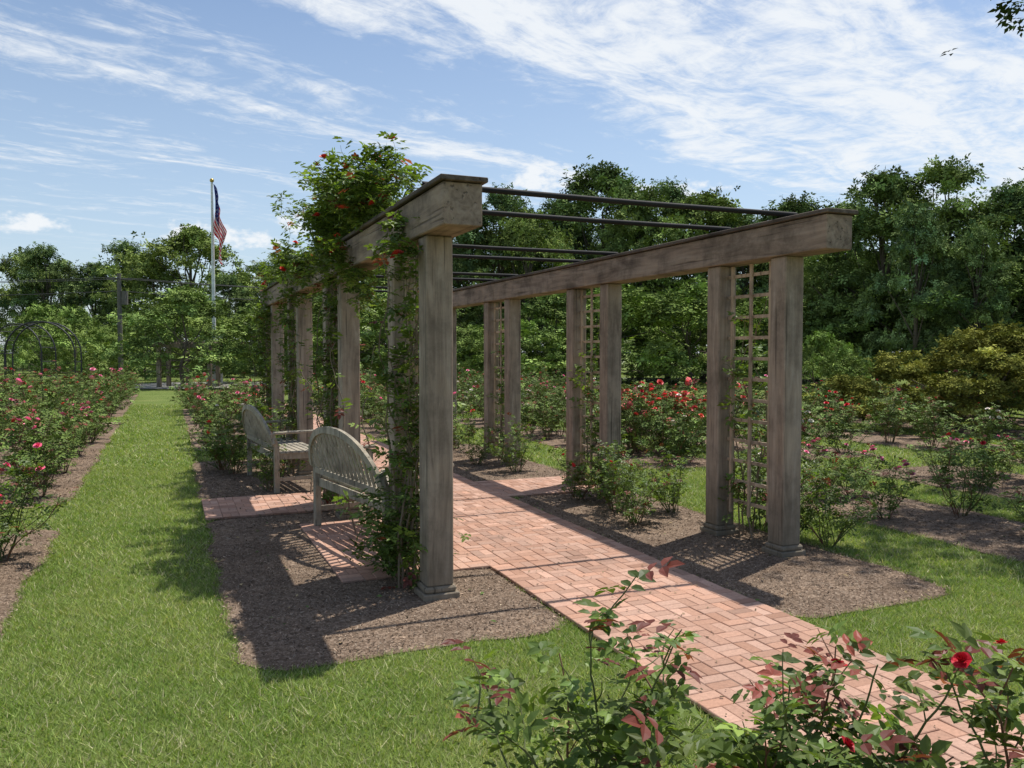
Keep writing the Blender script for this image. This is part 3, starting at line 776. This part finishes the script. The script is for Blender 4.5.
def noise(vec, scale, det=6.0, rough=.6, dist=0.0):
    n = N(nt, 'ShaderNodeTexNoise', Scale=scale, Detail=det, Roughness=rough, Distortion=dist); L.new(vec, n.inputs['Vector']); return n.outputs['Fac']
wob = noise(comb(M('MULTIPLY', along, .5), cross, 3.1), .8, 2.0)
cw = M('ADD', cross, M('MULTIPLY', M('SUBTRACT', wob, .5), .9))
n1 = noise(comb(M('MULTIPLY', along, .34), M('MULTIPLY', cw, 1.4)), 2.0, 6.0, .62, .5)
n2 = noise(comb(M('MULTIPLY', along, .75), cw, 5.0), 8.5, 5.0, .68, .4)
t = M('DIVIDE', M('ADD', cw, 4.0), 4.0, clamp=True)
rp = ramp(nt, [(0, .36), (.15, .32), (.235, .57), (.30, .35), (.40, .30), (.47, .48), (.55, .64), (.72, .63), (.85, .42), (1, .30)])
L.new(t, rp.inputs[0])
dens = M('ADD', M('ADD', M('MULTIPLY', n1, 1.15), M('MULTIPLY', n2, .75)), M('SUBTRACT', rp.outputs[0], 1.43))
mr = N(nt, 'ShaderNodeMapRange'); mr.interpolation_type = 'SMOOTHSTEP'
mr.inputs[1].default_value = -.15; mr.inputs[2].default_value = .30; L.new(dens, mr.inputs[0])
cirrus = M('MULTIPLY', mr.outputs[0], .92)
fade = N(nt, 'ShaderNodeMapRange'); fade.inputs[1].default_value = .06; fade.inputs[2].default_value = .2; L.new(Zz, fade.inputs[0])
cirrus = M('MULTIPLY', cirrus, fade.outputs[0])
az = M('ARCTAN2', X, Y); el = M('ARCSINE', Zz)
cn = noise(comb(M('MULTIPLY', az, 1.0), M('MULTIPLY', el, 1.8)), 34.0, 4.0, .6)
cum = None
for px, py, wx, wy in ((240, 237, 50, 11), (188, 232, 26, 12), (297, 224, 20, 14), (540, 182, 40, 22), (575, 178, 30, 8), (15, 224, 50, 12), (690, 190, 40, 8)):
    a0 = YAW+math.atan((px-512)/820); e0 = math.atan((352-py)/math.hypot(820, px-512))
    dx = M('MULTIPLY', M('SUBTRACT', az, a0), 820/wx); dy = M('MULTIPLY', M('SUBTRACT', el, e0), 820/wy)
    s = M('SUBTRACT', 1.0, M('ADD', M('MULTIPLY', dx, dx), M('MULTIPLY', dy, dy)))
    cum = s if cum is None else M('MAXIMUM', cum, s)
cum = M('ADD', cum, M('MULTIPLY', M('SUBTRACT', cn, .51), 5.0))
mc = N(nt, 'ShaderNodeMapRange'); mc.interpolation_type = 'SMOOTHSTEP'; mc.inputs[1].default_value = 0.0; mc.inputs[2].default_value = 1.3; mc.inputs[4].default_value = .95; L.new(cum, mc.inputs[0])
tot = M('MAXIMUM', cirrus, mc.outputs[0])
hz = N(nt, 'ShaderNodeMapRange'); hz.inputs[1].default_value = .0; hz.inputs[2].default_value = .40; hz.inputs[3].default_value = .55; hz.inputs[4].default_value = .0; L.new(Zz, hz.inputs[0])
c1 = mixc(nt, 'MIX', hz.outputs[0], sky.outputs[0], (4.6, 5.6, 6.7))
c2 = mixc(nt, 'MIX', tot, c1, (6.7, 6.95, 7.2))
L.new(c2, bg.inputs[0])

sl = bpy.data.lights.new('sun', 'SUN'); sl.energy = 5.0; sl.angle = math.radians(.53); sl.color = (1, .965, .90)
so = bpy.data.objects.new('sun', sl); COL.objects.link(so)
d = Vector((math.sin(SUN_AZ)*math.cos(SUN_EL), math.cos(SUN_AZ)*math.cos(SUN_EL), math.sin(SUN_EL)))
so.rotation_euler = d.to_track_quat('Z', 'Y').to_euler(); so.location = d*50

cam = bpy.data.cameras.new('camera'); cam.lens = 28.8; cam.sensor_width = 36; cam.clip_end = 3000; cam.clip_start = .05
co = bpy.data.objects.new('camera', cam); COL.objects.link(co); co.location = (0, 0, EYE)
co.rotation_euler = (math.radians(90-2.24), 0, -YAW)
scene.camera = co
scene.view_settings.view_transform = 'Standard'; scene.view_settings.look = 'None'; scene.view_settings.exposure = 0
print('blades', gbm.n//3, 'objs', len(bpy.data.objects))
